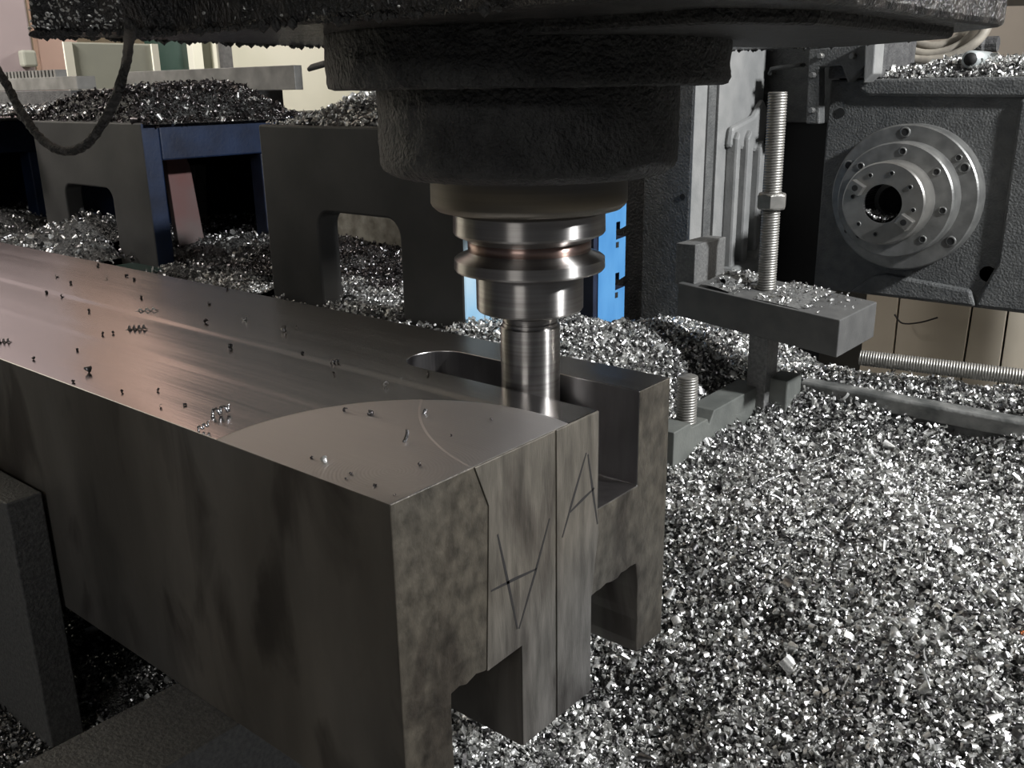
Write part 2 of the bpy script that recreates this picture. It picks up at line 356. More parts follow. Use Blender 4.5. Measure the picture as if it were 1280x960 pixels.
# ------------------------------------------------------------------ supports on the left
t = link_mesh('parallel_bar', boxes((-.2310, -.158, -.62, .30, -.325, -H)), CLAMP, None, .001)
tag(t, 'low grey steel bar running out from under the block at the bottom left', 'support bar')
t = link_mesh('parallel_bar', boxes((-1.45, -1.37, -.3, .30, -.325, -H)), CLAMP, None, .001)
tag(t, 'grey steel bar under the far left end of the block', 'support bar')
t = link_mesh('stop_block', boxes((-.62, -.391, -.0305, -.0035, -.325, -.0985)), CLAMP, None, .0012)
tag(t, 'upright grey steel stop block pressed against the front side of the workpiece', 'stop block')

# ------------------------------------------------------------------ milling head
hd = thing('milling_machine', (-.0731, .2012, .14), 'massive black oily milling head with round spindle housing hanging over the workpiece', 'milling head')
ZP = .2234
plan = [(-.228, -.033), (-.187, -.001), (-.180, .022), (-.05, .026), (.05, .034), (.125, .036), (.150, .06), (.157, .13), (.153, .26), (.155, .385), (.058, .508), (-.07, .62), (-.14, .60), (-.265, .2)]
bm = prism(plan, 'z', ZP, .62)
bmesh.ops.bisect_plane(bm, geom=bm.verts[:]+bm.edges[:]+bm.faces[:], plane_co=(0, 0, ZP+.022), plane_no=(0, 0, 1))
o = link_mesh('head_casting', bm, OIL, hd, .004)
# undersurface lip, slightly stepped
link_mesh('bottom_rib', prism([(-.02, .10), (.11, .10), (.135, .15), (.13, .37), (.03, .45), (-.02, .36)], 'z', ZP-.006, ZP+.004), CRUST, hd, .003)
# crusty drips along the bottom edge
bm = bmesh.new()
for i in range(700):
    k = random.choice([0, 1, 2, 3, 10, 11, 12, 13, 13, 13, 12, 13]); a = plan[k]; b = plan[(k+1) % len(plan)]; s = random.random()
    x = a[0]+(b[0]-a[0])*s; y = a[1]+(b[1]-a[1])*s; r = random.choice((.0008, .0010, .0013, .0018, .0026))
    bmesh.ops.create_icosphere(bm, subdivisions=1, radius=r, matrix=Matrix.Translation((x, y, ZP+.0005)) @ Matrix.Diagonal((1, 1, random.uniform(.5, 1.4), 1)))
tag(link_mesh('oil_grit', bm, CRUST, hd), None, None, kind='stuff')
bm = bmesh.new()  # bright bits standing in for glints on the oily face
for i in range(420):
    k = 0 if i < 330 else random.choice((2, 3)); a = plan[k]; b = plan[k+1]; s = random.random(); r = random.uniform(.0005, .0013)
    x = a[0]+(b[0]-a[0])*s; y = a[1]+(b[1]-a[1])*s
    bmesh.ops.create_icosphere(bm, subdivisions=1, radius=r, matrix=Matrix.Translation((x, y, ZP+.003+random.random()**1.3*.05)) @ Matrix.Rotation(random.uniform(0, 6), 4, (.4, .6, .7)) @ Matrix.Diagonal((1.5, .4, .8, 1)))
tag(link_mesh('oil_glints', bm, CHIP, hd), None, None, kind='stuff')
def wobble(n, amp):
    T = RS.randn(n+20, 60); T = (T+np.roll(T, 1, 0)+np.roll(T, 1, 1))/3*amp
    return lambda i, j: T[i % n, j % 60]
nl = 200
prof = [(.09, ZP+.002), (.1235, ZP+.001)]+[(.1240, z) for z in np.linspace(ZP-.001, .1965, 8)]+[(.1232, .1935), (.12, .1925)]+[(r, .1925) for r in (.112, .104, .096, .08)]
link_mesh('spindle_flange', lathe(prof, (-.0731, .2012, 0), 'z', nl, wob=wobble(nl, .0006)), CRUST, hd, smooth=True)
prof = [(.08, .195), (.0940, .194)]+[(.0945, z) for z in np.linspace(.192, .150, 12)]+[(.0940, .1475), (.0925, .1445), (.089, .142), (.084, .140), (.06, .1395), (.0, .1395)]
link_mesh('spindle_housing', lathe(prof, (-.0731, .2012, 0), 'z', nl, wob=wobble(nl, .0005)), CRUST, hd, smooth=True)
prof = [(.0, .146), (.062, .146), (.0635, .145), (.0638, .1225), (.0628, .1205), (.0600, .1180), (.0545, .1175), (.0, .1175)]
o = link_mesh('spindle_nose', lathe(prof, (-.0731, .2012, 0), 'z', 128), NOSE, hd, smooth=True)
def autosmooth(o, ang=.5):
    me = o.data; bm = bmesh.new(); bm.from_mesh(me)
    for e in bm.edges:
        if len(e.link_faces) == 2 and e.calc_face_angle(0) > ang: e.smooth = False
    bm.to_mesh(me); bm.free()
autosmooth(o)
# ------------------------------------------------------------------ tool holder and cutter
A0 = (-.0731, .2012, 0)
th = thing('tool_holder', (-.0731, .2012, .058), 'bright steel taper tool holder with a grooved collar clamped in the spindle', 'tool holder')
o = link_mesh('collar', lathe([(0, .119), (.036, .119), (.0365, .1170), (.0485, .1165), (.0497, .1150), (.0500, .1030), (.0490, .1015), (.0420, .0985), (.0405, .0975), (.0405, .0905), (.0415, .0895), (.0482, .0868), (.0498, .0855), (.0500, .0792), (.0490, .0778), (.036, .0775), (0, .0775)], A0, 'z', 128), TOOL, th, smooth=True); autosmooth(o)
o = link_mesh('groove_band', lathe([(.0403, .0972), (.0407, .0972), (.0407, .0907), (.0403, .0907)], A0, 'z', 128), TOOLB, th, smooth=True); tag(o, 'brown tarnished bottom of the collar groove', None)
o = link_mesh('clamping_nut', lathe([(0, .079), (.0355, .079), (.0358, .078), (.0358, .0520), (.0350, .0508), (.0335, .0502), (.0200, .0502), (0, .0502)], A0, 'z', 128), TOOL, th, smooth=True); autosmooth(o)
ct = thing('milling_cutter', (-.0731, .2012, -.062), 'straight steel milling cutter shank reaching down into the slot of the workpiece', 'cutter')
o = link_mesh('neck', lathe([(0, .052), (.0182, .052), (.0182, .0475), (.0178, .0470), (.0178, .0463), (.0186, .0460), (.0186, .0435), (.0180, .0430), (.0180, .0420), (.0187, .0417), (.0187, .0390), (0, .039)], A0, 'z', 96), TOOL, ct, smooth=True); autosmooth(o)
o = link_mesh('shank', lathe([(0, .0395), (.0196, .0395), (.0203, .0388), (.0204, .0160), (.0202, .0152), (.0202, -.045), (0, -.045)], A0, 'z', 96), TOOL, ct, smooth=True); autosmooth(o)
bm = bmesh.new()
for k in range(4):
    a = k*PI/2+.4
    prism([(A0[0]+.021*math.cos(a), A0[1]+.021*math.sin(a)), (A0[0]+.0195*math.cos(a+.6), A0[1]+.0195*math.sin(a+.6)), (A0[0]+.008*math.cos(a+.9), A0[1]+.008*math.sin(a+.9)), (A0[0]+.006*math.cos(a), A0[1]+.006*math.sin(a))], 'z', -.0660, -.044, bm)
link_mesh('cutting_edges', bm, TOOL, ct)

# ------------------------------------------------------------------ gritty cable hanging below the head
cp = [at(163, 30, 2, .2255)]
dd = .60
for px, py in ((158, 75), (147, 115), (131, 150), (108, 180), (85, 189), (62, 182), (40, 160), (20, 128), (2, 95), (-25, 60), (-60, 20)):
    cp.append(CAM+dd*(fw+rt*(px-640)/F-up*(py-480)/F)); dd += .012
cb = tube(spline(cp, 10), .0030, 12, wob=.16)
tag(link_mesh('hanging_cable', cb, RUBBER, None, smooth=True), 'black grit-covered cable sagging in a loop below the milling head', 'cable')

# ------------------------------------------------------------------ box stands at the rear left
def stand(loc_label, x0, x1, y0, y1, zt, front_open, side_open, side_mat, front_mat=STAND, bl=None, name='box_stand'):
    t = thing(name, ((x0+x1)/2, (y0+y1)/2, -.325), loc_label, 'machine stand', 'cast box stands behind the workpiece')
    o = link_mesh('stand_body', boxes((x0, x1, y0, y1, -.325, zt)), [front_mat, side_mat, STAND], t)
    cuts = []
    if front_open:
        a, b, zb, zo = front_open; r = .022
        pts = [(a, zb), (b, zb)]+[(b-r+r*math.cos(q), zo-r+r*math.sin(q)) for q in np.linspace(0, PI/2, 8)]+[(a+r+r*math.cos(q), zo-r+r*math.sin(q)) for q in np.linspace(PI/2, PI, 8)]
        cuts.append(prism(pts, 'y', y0-.05, y1+.05))
    if side_open:
        a, b, zb, zo = side_open
        cuts.append(prism([(a, zb), (b, zb), (b, zo), (a, zo)], 'x', x0-.05, x1+.05))
    apply_bool(o, cuts)
    for p in o.data.polygons:
        p.material_index = 1 if p.normal.x > .5 and p.center.x+(x0+x1)/2 > x1-.002 else 0
    b = o.modifiers.new('b', 'BEVEL'); b.width = .003; b.segments = 2; b.limit_method = 'ANGLE'; b.angle_limit = .9
    return t
B = stand('large dark grey box stand with an arched opening, nearest behind the block', -.772, -.409, .5, .535, .150, (-.664, -.512, -.30, .044), None, PBLUE)
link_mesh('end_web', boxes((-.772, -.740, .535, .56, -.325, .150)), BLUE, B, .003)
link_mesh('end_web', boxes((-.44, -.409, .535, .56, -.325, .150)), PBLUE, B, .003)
A = stand('grey and blue box stand behind the loop of cable, with an arched window', -1.650, -1.2426, .6, .634, .143, (-1.552, -1.372, -.30, .026), None, BLUE)
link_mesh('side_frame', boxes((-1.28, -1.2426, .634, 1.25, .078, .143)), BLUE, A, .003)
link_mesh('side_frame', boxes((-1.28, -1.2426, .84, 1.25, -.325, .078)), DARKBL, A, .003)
link_mesh('rear_web', boxes((-1.650, -1.2426, 1.25, 1.29, -.325, .143)), BLUE, A, .003)
link_mesh('side_frame', boxes((-1.650, -1.61, .634, 1.25, -.325, .143)), BLUE, A, .003)
Cc = thing('box_stand', (-2.2, .8, -.325), 'dark blue box stand at the far left edge behind the grey one', 'machine stand', 'cast box stands behind the workpiece')
link_mesh('side_frame', boxes((-2.05, -2.0, .45, .90, .065, .135)), BLUE, Cc, .003)
link_mesh('side_frame', boxes((-2.05, -2.0, .74, .90, -.325, .065)), BLUE, Cc, .003)
link_mesh('front_web', boxes((-2.4, -2.0, .45, .49, -.325, .135)), STAND, Cc, .003)
link_mesh('rear_web', boxes((-2.4, -2.0, .90, .94, -.325, .135)), BLUE, Cc, .003)
link_mesh('top_plate', boxes((-2.4, -2.05, .45, .94, .10, .134)), STAND, Cc, .003)
link_mesh('inner_shade_web', boxes((-2.4, -2.36, .49, .90, -.325, .10)), DARKBL, Cc, .003)  # added dark web, the opening's shade put into its colour
# pieces seen through the openings
t = link_mesh('leaning_plate', prism([(.715, -.325), (.785, -.325), (.750, .060), (.740, .082), (.700, .085)], 'x', -1.36, -1.345), RUSTY, None, .002)
tag(t, 'pinkish rust-stained plate seen through the blue opening', 'plate')
t = tag(link_mesh('blue_casting', boxes((-1.20, -.95, 1.15, 1.3, -.325, .03)), BLUE, None, .01), 'low deep blue casting behind the blue stand opening', 'casting')
t = tag(link_mesh('wooden_board', boxes((-1.95, -1.93, .95, 1.12, -.325, .05)), TAN, None, .002), 'tan board glimpsed through the small arched window', 'board')
t = tag(link_mesh('leaning_post', prism([(-1.66, -.325), (-1.62, -.325), (-1.57, .04), (-1.60, .04)], 'y', .9, .93), BARM, None, .002), 'thin grey post leaning behind the small arched window', 'post')
t = tag(link_mesh('green_ledge', boxes((-1.30, -1.19, .50, .585, -.325, -.100)), GREEN, None, .002), 'dark green ledge at the foot of the grey and blue stand', 'ledge')
# concrete block behind the arch of the nearest stand
t = tag(link_mesh('concrete_block', boxes((at(385, 300, 1, .82)[0], at(520, 300, 1, .82)[0], .82, .9, -.2, at(440, 262, 1, .82)[2])), mat('mottled_concrete', (.17, .155, .12), 0, .8, (.36, .34, .28), 45, (1, 1, 1), .4, 100, .002), None, .002), 'mottled beige block behind the arched opening of the nearest stand', 'block')

# T-slotted blue cube
xb = -.4309
po = [(.80, -.325), (.80, .10), (.868, .10), (.868, -.0005), (.8625, -.002), (.8625, -.0005), (.848, .0005)]
def tslot(zc): return [(.868, zc+.008), (.853, zc+.005), (.853, zc+.016), (.843, zc+.016), (.843, zc-.009), (.868, zc-.007)]
pr = [(.80, -.325), (.80, .12), (.868, .12)]+tslot(-.008)+tslot(-.081)+[(.868, -.325)]
t = thing('slotted_angle_block', (-.6, .83, -.325), 'blue angle block with two T-shaped slots beside the spindle', 'angle block')
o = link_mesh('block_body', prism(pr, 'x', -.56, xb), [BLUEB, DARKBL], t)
for p in o.data.polygons: p.material_index = 0 if p.normal.x > .5 else 1  # lit end face and shaded sides put into two blue colours
for zc in (-.0245, -.0975):
    link_mesh('bolt_hole', boxes((xb-.002, xb+.0005, .843, .850, zc-.004, zc+.004)), BLACK, t)
link_mesh('side_wing', boxes((-.60, xb-.001, .79, .80, -.325, .12)), DARKBL, t, .001)

# ------------------------------------------------------------------ machine column
xc = -.3757
mc = thing('machine_column', (-.42, 1.1, -.325), 'tall dark cast iron machine column with pale vertical slideways', 'machine column')
link_mesh('column_casting', boxes((-.4545, xc, .95, 1.018, -.325, .75)), CAST, mc, .002)
link_mesh('column_casting', boxes((-.60, xc-.02, 1.018, 1.19, -.325, .75)), CASTD, mc, .002)
link_mesh('column_casting', boxes((-.4995, -.4545, .965, 1.1, -.325, .75)), CASTD, mc, .002)
link_mesh('slideway', boxes((xc-.01, xc+.0025, .9505, .985, -.325, .75)), WAY, mc, .001)
link_mesh('slideway_groove', boxes((xc-.02, xc+.001, .985, .992, -.325, .75)), BLACK, mc)
link_mesh('slideway', boxes((xc-.019, xc+.001, 1.0235, 1.17, -.325, .75)), WAY, mc, .001)
def rib(y0, y1, zt):
    bm = prism([(y0, -.10), (y1, -.10), (y1, zt-.012), ((y0+y1)/2, zt), (y0, zt-.012)], 'x', xc, xc+.020)
    return link_mesh('cast_rib', bm, WAY, mc, .004)
rib(1.052, 1.066, .125); rib(1.088, 1.108, .125); rib(1.132, 1.150, .108)
link_mesh('rib_pad', prism([(1.045, -.12), (1.165, -.13), (1.165, -.04), (1.12, -.075), (1.045, -.08)], 'x', xc, xc+.03), WAY, mc, .006)
link_mesh('rib_pad', prism([(1.045, .10), (1.16, .085), (1.17, .15), (1.15, .17), (1.12, .145), (1.05, .13)], 'x', xc, xc+.012), WAY, mc, .006)
o = link_mesh('screw_hole', lathe([(0, .949), (.0045, .949), (.0045, .955), (0, .955)], tuple(at(853, 246, 1, .949)), 'y', 14), BLACK, mc)
# saddle piece behind and a grab handle
sd = thing('saddle_casting', (-.3, 1.25, .13), 'dark grey machine saddle with a small grab handle above a black gap', 'saddle')
link_mesh('saddle_and_gap_shade', boxes((-.3945, -.2625, 1.1905, 1.42, .132, .70)), CAST, sd, .002)
link_mesh('saddle_and_gap_shade', boxes((-.56, -.2625, 1.20, 1.40, -.325, .1315)), BLACK, sd)  # black box filling the gap, its shade put into the colour
p = [at(a, b, 1, 1.165) for a, b in ((962, 92), (964, 86), (975, 84), (988, 83), (999, 81))]
link_mesh('grab_handle', tube([(p[0][0], 1.182, p[0][2])]+[tuple(q) for q in p]+[(p[-1][0], 1.182, p[-1][2])], .0032, 8), CAST, sd, smooth=True)

# ------------------------------------------------------------------ gearbox housing with the horizontal spindle
gx0 = -.262
gb = thing('gearbox_housing', (.05, 1.2, -.13), 'grey cast iron gearbox housing with a raised frame and a bolted round spindle', 'gearbox housing')
YF, YI, ZT = 1.143, 1.151, .1955
# raised outer frame: top, right and bottom bars; recessed panel
link_mesh('recessed_panel', boxes((gx0, .34, YI, 1.45, -.118, ZT-.0005)), CAST, gb, .003)
link_mesh('frame_top', prism([(gx0+.045, ZT), (.34, ZT), (.34, .168), (.05, .168), (-.20, .172), (-.215, .180)], 'y', YF, YI+.01), CAST, gb, .004)
link_mesh('frame_side', prism([(.0, .168), (.34, .168), (.34, -.115), (-.022, -.115), (-.015, -.09), (.0, -.05)], 'y', YF, YI+.01), CAST, gb, .004)
link_mesh('frame_bottom', prism([(-.168, -.087), (-.150, -.082), (-.03, -.092), (-.02, -.115), (-.20, -.115)], 'y', YF-.002, YI+.01), CAST, gb, .004)
link_mesh('frame_corner', lathe([(0, YF+.01), (.012, YF+.012), (.012, YI), (0, YI)], (-.012, 0, -.068), 'y', 20), CAST, gb, .001)
GC = (-.130, 0, .033)
def ring(R, y0, y1, r, mt, nm):
    o = link_mesh(nm, lathe([(r, y1), (R, y1), (R, y0+.002), (R-.002, y0), (r, y0), (r, y1)], GC, 'y', 96), mt, gb, smooth=True); autosmooth(o); return o
ring(.1020, 1.118, 1.16, .02, CAST if False else FLNG, 'outer_flange')
ring(.0795, 1.083, 1.12, .02, FLNG, 'middle_flange')
ring(.0560, 1.040, 1.085, .0262, HUB, 'spindle_hub')
link_mesh('spindle_bore', lathe([(.0262, 1.0405), (.0262, 1.10), (0, 1.10)], GC, 'y', 40), BLACK, gb, smooth=True)
def holes(R, y, r, angs, nm='bolt_hole'):
    for a in angs:
        a = math.radians(a); c = (GC[0]+R*math.cos(a), 0, GC[2]+R*math.sin(a))
        bh = link_mesh(nm, lathe([(0, y-.0006), (r, y-.0006), (r, y+.004), (0, y+.004)], c, 'y', 14), BLACK, gb)
        link_mesh('bolt_rim', lathe([(r, y-.0012), (r*1.35, y-.0012), (r*1.45, y), (r, y+.001), (r, y-.0012)], c, 'y', 18), FLNG, bh, smooth=True)
holes(.091, 1.118, .0052, (93, 30, -37, 152)); holes(.091, 1.118, .0035, (40, 215))
holes(.0675, 1.083, .0040, (85, 38, -8, -48, 138, 230))
holes(.042, 1.040, .0025, (78, 35, -8, -97, -135, 170, 118))
for a in (150, -32):
    a = math.radians(a); bm = boxes((-.0095, .0095, 1.028, 1.045, -.0075, .0075))
    bmesh.ops.rotate(bm, verts=bm.verts, cent=(0, 0, 0), matrix=Matrix.Rotation(-a, 3, 'Y'))
    bmesh.ops.translate(bm, verts=bm.verts, vec=(GC[0]+.0405*math.cos(a), 0, GC[2]+.0405*math.sin(a)))
    dk = link_mesh('drive_key', bm, HUB, gb, .001)
    link_mesh('key_screw', lathe([(0, 1.0274), (.0042, 1.0274), (.0042, 1.03), (0, 1.03)], (GC[0]+.0405*math.cos(a), 0, GC[2]+.0405*math.sin(a)), 'y', 14), BLACK, dk)
h = at(1050, 141, 1, YI-.001)
link_mesh('casting_hole', lathe([(0, YI-.001), (.007, YI-.001), (.007, YI+.003), (0, YI+.003)], (h[0], 0, h[2]), 'y', 16), BLACK, gb)
# bracket plate at its upper left corner
bk = thing('bracket_plate', (-.22, 1.12, .13), 'grey bolted bracket at the top left corner of the gearbox housing', 'bracket')
q = lambda px, py, y=1.12: tuple(at(px, py, 1, y)[[0, 2]])
link_mesh('plate', prism([q(1011, 62), q(1084, 55), q(1084, 80), q(1060, 104), q(1052, 82), q(1024, 84), q(1024, 155), q(1007, 155)], 'y', 1.12, 1.142), CAST, bk, .002)
link_mesh('upright', prism([q(1086, 52), q(1100, 50), q(1097, 92), q(1084, 104)], 'y', 1.105, 1.14), WAY, bk, .002)
for a, b in ((1025, 70), (1065, 70), (1015, 94), (1014, 138)):
    c_ = at(a, b, 1, 1.113); link_mesh('bolt', lathe([(0, 1.110), (.0035, 1.110), (.0042, 1.112), (.0042, 1.125), (0, 1.125)], tuple(c_), 'y', 8), FLNG, bk)
link_mesh('backing', boxes((-.262, -.19, 1.142, 1.3, .197, .33)), CASTD, bk, .002)

# things on and behind the housing
t = thing('pipe_end', tuple(at(1213, 88, 1, 1.19)), 'short pale pipe with an open dark end lying on the chips at the upper right', 'pipe')
e = at(1213, 74, 1, 1.17); e2 = at(1262, 76, 1, 1.42)
dv = Vector(e2)-Vector(e); dv.normalize()
link_mesh('pipe_wall', tube([e, Vector(e)+dv*.10], .0115, 20), mat('pale_pipe', (.42, .45, .45), .3, .35), t, smooth=True)
link_mesh('pipe_bore', tube([Vector(e)+dv*-.0003, Vector(e)+dv*.099], .0088, 20), BLACK, t, smooth=True)
t = thing('coiled_hose', tuple(at(1175, 70, 1, 1.36)), 'pale ribbed hose curving behind the chips on top of the gearbox housing', 'hose')
for k, (r1, cc) in enumerate(((.060, (1170, 28)), (.048, (1172, 30)), (.036, (1175, 30)))):
    c_ = at(cc[0], cc[1], 1, 1.36+k*.02)
    link_mesh('hose_coil', tube([(c_[0]+r1*1.3*math.cos(a), 1.36+k*.02+.02*math.sin(a), c_[2]+r1*.95*math.sin(a)) for a in np.linspace(PI*1.02, 2*PI, 26)], .0075, 10), mat('cream_hose', (.34, .31, .26), 0, .5, (.22, .20, .17), 60) if k == 0 else bpy.data.materials['cream_hose'], t, smooth=True)
link_mesh('hose_clip', tube([at(1137, 50, 1, 1.33), at(1130, 68, 1, 1.33), at(1118, 78, 1, 1.33)], .004, 8), mat('brown_clip', (.16, .10, .08), 0, .5), t, smooth=True)
t = thing('hose_fitting', tuple(at(1225, 72, 1, 1.42)), 'dark brass hose fitting between the hose and the beige wall', 'fitting')
c_ = at(1218, 56, 1, 1.42); link_mesh('fitting_body', lathe([(0, c_[0]-.03), (.018, c_[0]-.03), (.018, c_[0]+.015), (.012, c_[0]+.018), (.012, c_[0]+.035), (0, c_[0]+.035)], (0, c_[1], c_[2]), 'x', 8), CASTD, t)
link_mesh('fitting_stem', lathe([(0, .16), (.010, .16), (.010, c_[2]), (0, c_[2])], (c_[0]-.005, c_[1], 0), 'z', 10), RUSTY, t)
# beige sheet guard behind, seen under the housing
gd = thing('sheet_guard', (.1, 1.75, -.6), 'beige sheet metal guard with dark seams seen below the gearbox housing', 'guard')
Y = 1.72
xs = [at(x_, 430, 1, Y)[0] for x_ in (1060, 1118, 1204, 1254, 1330, 1420)]
for i in range(5):
    link_mesh('guard_panel', prism([(xs[i]+.002, -.6), (xs[i+1]-.002, -.6), (xs[i+1]-.002+(.010 if i == 1 else 0), -.12), (xs[i]+.002+(.010 if i == 2 else 0), -.12)], 'y', Y, Y+.01), PANEL, gd, .001)
link_mesh('guard_backing', boxes((xs[0], xs[-1], Y+.012, Y+.02, -.6, -.12)), BLACK, gd)
pts = [at(a, b, 1, Y-.03) for a, b in ((1118, 393), (1128, 404), (1150, 403), (1172, 397))]
tag(link_mesh('thin_wire', tube(spline(pts, 5), .0018, 6), PEN, None), 'thin black wire drooping in front of the beige guard panels', 'wire')

# ------------------------------------------------------------------ clamping parts on the right
cbx = thing('clamp_bar', (-.14, .74, -.09), 'heavy dark steel clamp bar held by the tall threaded stud', 'clamp bar')
bm = prism([(-.2405, -.0315), (-.2405, -.0715), (-.0435, -.0905), (-.0435, -.0490)], 'y', .690, .800)
link_mesh('bar_body', bm, [mat('dark_clamp_steel', (.075, .075, .074), .2, .55, (.10, .10, .097), 40, (1, 1, 1), .35, 420, .0006)], cbx, .001)
ps = thing('packing_block', (-.225, .72, -.031), 'small pale grey block standing on the left end of the clamp bar', 'packing block')
a = at(868, 345, 1, .70); b = at(868, 306, 1, .70)
link_mesh('block_body', boxes((a[0]-.026, a[0], .70, .775, -.036, b[2])), CLAMP, ps, .001)
st = thing('threaded_stud', (-.152, .745, -.32), 'tall vertical threaded stud with a hex nut, rising through the clamp bar', 'threaded stud')
link_mesh('stud_thread', threaded((-.1535, .745, -.12), (-.1560, .745, .183), .0108, .0030, .0014), THREAD, st, smooth=True)
link_mesh('stud_shank', tube([(-.1530, .745, -.32), (-.1535, .745, -.12)], .0095, 16), THREAD, st, smooth=True)
link_mesh('hex_nut', hexnut((-.1548, .745, .055), .030, .018), THREAD, st, .0004)
# square post under the bar
p = link_mesh('support_post', boxes((-.158, -.134, .715, .745, -.325, -.0800)), CLAMP, None, .001)
tag(p, 'short grey post under the middle of the heavy clamp bar', 'post')
# low clamp with its own stud
lc = thing('low_clamp', (-.16, .63, -.187), 'low greenish grey clamp bar lying in the chips to the right of the block', 'clamp bar')
bm = prism([(.526, -.190), (.526, -.151), (.560, -.150), (.563, -.156), (.598, -.156), (.602, -.163), (.612, -.150), (.732, -.149), (.732, -.19)], 'x', -.176, -.1446)
link_mesh('bar_body', bm, CLAMPG, lc, .001)
st2 = thing('short_stud', (-.159, .573, -.17), 'short greenish threaded stud standing in the low clamp bar', 'threaded stud')
link_mesh('stud_thread', threaded((-.159, .576, -.170), (-.159, .576, -.1035), .0112, .0030, .0014), THREAD, st2, smooth=True)
p = link_mesh('rail_end_block', boxes((-.140, -.112, .728, .768, -.325, -.1395)), CLAMPG, None, .002)
tag(p, 'small bright grey block at the left end of the slotted rail', 'block')
rl = thing('slotted_rail', (.1, .78, -.325), 'dark cast iron rail with a long groove running off to the right through the chips', 'rail')
bm = prism([(.77, -.325), (.77, -.187), (.785, -.185), (.785, -.172), (.770, -.168), (.770, -.1525), (.772, -.150), (.792, -.150), (.792, -.325)], 'x', -.114, .5)
link_mesh('rail_body', bm, RAIL, rl, .001)
for x in (.0, .12):
    bmx = bmesh.new(); bmesh.ops.create_icosphere(bmx, subdivisions=2, radius=.011, matrix=Matrix.Translation((x, .771, -.180)) @ Matrix.Diagonal((2.0, .35, .8, 1)))
    link_mesh('weld_lump', bmx, RAIL, rl, smooth=True)
rd = thing('threaded_rod', (.1, .86, -.12), 'long threaded rod lying across the chips from the clamp bar to the right edge', 'threaded rod')
e1 = at(1075, 447, 2, -.122); e2 = at(1300, 474, 2, -.122)
link_mesh('rod_thread', threaded(tuple(e1), tuple(Vector(e1)+(Vector(e2)-Vector(e1))*1.4), .0096, .0030, .0013, 16), THREAD, rd, smooth=True)

# ------------------------------------------------------------------ background on the left
def wbox(name, px0, px1, py0, py1, X, depth, mt, label=None, cat=None, parent=None, bevel=.004):
    a = at(px0, py1, 0, X); b = at(px1, py0, 0, X)
    return link_mesh(name, boxes((X-depth, X, a[1], b[1], a[2], b[2])), mt, parent, bevel)
t = link_mesh('mauve_pillar', boxes((-4.44, -4.2, 1.0, at(47, 95, 0, -4.2)[1], -1, 2.99)), MAUVE, None, .01); tag(t, 'mauve painted pillar at the upper left corner', 'pillar')
link_mesh('switch_box', boxes((-4.2, -4.15, at(22, 70, 0, -4.2)[1], at(40, 70, 0, -4.2)[1], at(30, 84, 0, -4.2)[2], at(30, 63, 0, -4.2)[2])), OLIVE, None, .01)
sb = bpy.data.objects['switch_box']; tag(sb, 'small grey switch box fixed on the mauve pillar', 'switch box')
pk = thing('salmon_screen', (-4.4, 2.0, -1), 'salmon pink screen panel standing between the pillar and the olive cabinet', 'screen')
link_mesh('panel', boxes((-4.5, -4.45, 1.95, at(96, 50, 0, -4.45)[1], -1, .52), (-4.5, -4.45, 1.95, 3.2, .52, 2.6)), PINK, pk, .004)
oc = thing('olive_cabinet', (-3.6, 2.2, -1), 'olive grey sheet cabinet behind the hanging cable', 'cabinet')
a = at(92, 110, 0, -3.6); b = at(193, 55, 0, -3.6)
link_mesh('cabinet_body', boxes((-3.63, -3.6, a[1], b[1], -1, b[2])), OLIVE, oc, .006)
link_mesh('trim_strip', boxes((-3.6, -3.59, a[1]-.02, a[1]+.015, -1, b[2])), CREAM, oc)
link_mesh('trim_strip', boxes((-3.6, -3.59, b[1]-.02, b[1]+.01, -1, b[2])), CREAM, oc)
a = at(200, 110, 0, -4.3); b = at(246, 50, 0, -4.3)
gw = thing('green_door', (-4.3, (a[1]+b[1])/2, -1), 'dark green doorway panel between pale posts behind the steel bar', 'door panel')
link_mesh('panel', boxes((-4.4, -4.3, a[1], b[1], -1, .9)), OLIVED, gw, .004)
a = at(246, 110, 0, -4.25); b = at(252, 50, 0, -4.25); link_mesh('post', boxes((-4.35, -4.25, a[1], b[1], -1, 1.2)), CREAM, gw, .004)
a = at(275, 110, 0, -4.25); b = at(282, 50, 0, -4.25); link_mesh('post', boxes((-4.35, -4.25, a[1], b[1], -1, 1.2)), CREAM, gw, .004)
a = at(252, 110, 0, -4.3); b = at(275, 50, 0, -4.3); link_mesh('olive_panel', boxes((-4.4, -4.3, a[1], b[1], -1, .9)), OLIVE, gw, .004)
a = at(283, 110, 0, -4.2); b = at(295, 50, 0, -4.2)
t = tag(link_mesh('dark_post', boxes((-4.24, -4.2, a[1], b[1]-.03, -1, 1.4)), CASTD, None, .004), 'thin black post in front of the cream wall', 'post')
# steel bars resting across the stands
sb1 = thing('long_steel_bar', (-1.85, 1.1, .19), 'long stained steel bar lying across the dark chip heap', 'steel bar')
a = at(192, 110, 1, 1.0); b = at(375, 81, 1, 1.0)
link_mesh('bar_body', boxes((a[0]-.15, b[0]-.02, 1.0, 1.02, .193, b[2])), BARM, sb1, .001)
t = link_mesh('packing_plate', boxes((-1.75, -1.50, 1.005, 1.1, .143, .193)), CASTD, None, .002); tag(t, 'dark packing under the long stained steel bar', 'packing')
sb2 = thing('gear_rack', (-2.3, 1.0, .13), 'grey toothed gear rack lying at the upper left edge', 'gear rack')
a = at(-60, 116, 1, .95); b = at(95, 95, 1, .95)
link_mesh('rack_body', boxes((a[0], b[0], .95, 1.0, a[2]+.002, b[2])), BARM, sb2, .001)
x = a[0]; 
bm = bmesh.new(); xe = at(66, 90, 1, .95)[0]
while x < xe:
    box(bm, x, x+.012, .955, .985, b[2]-.001, b[2]+.018); x += .0205
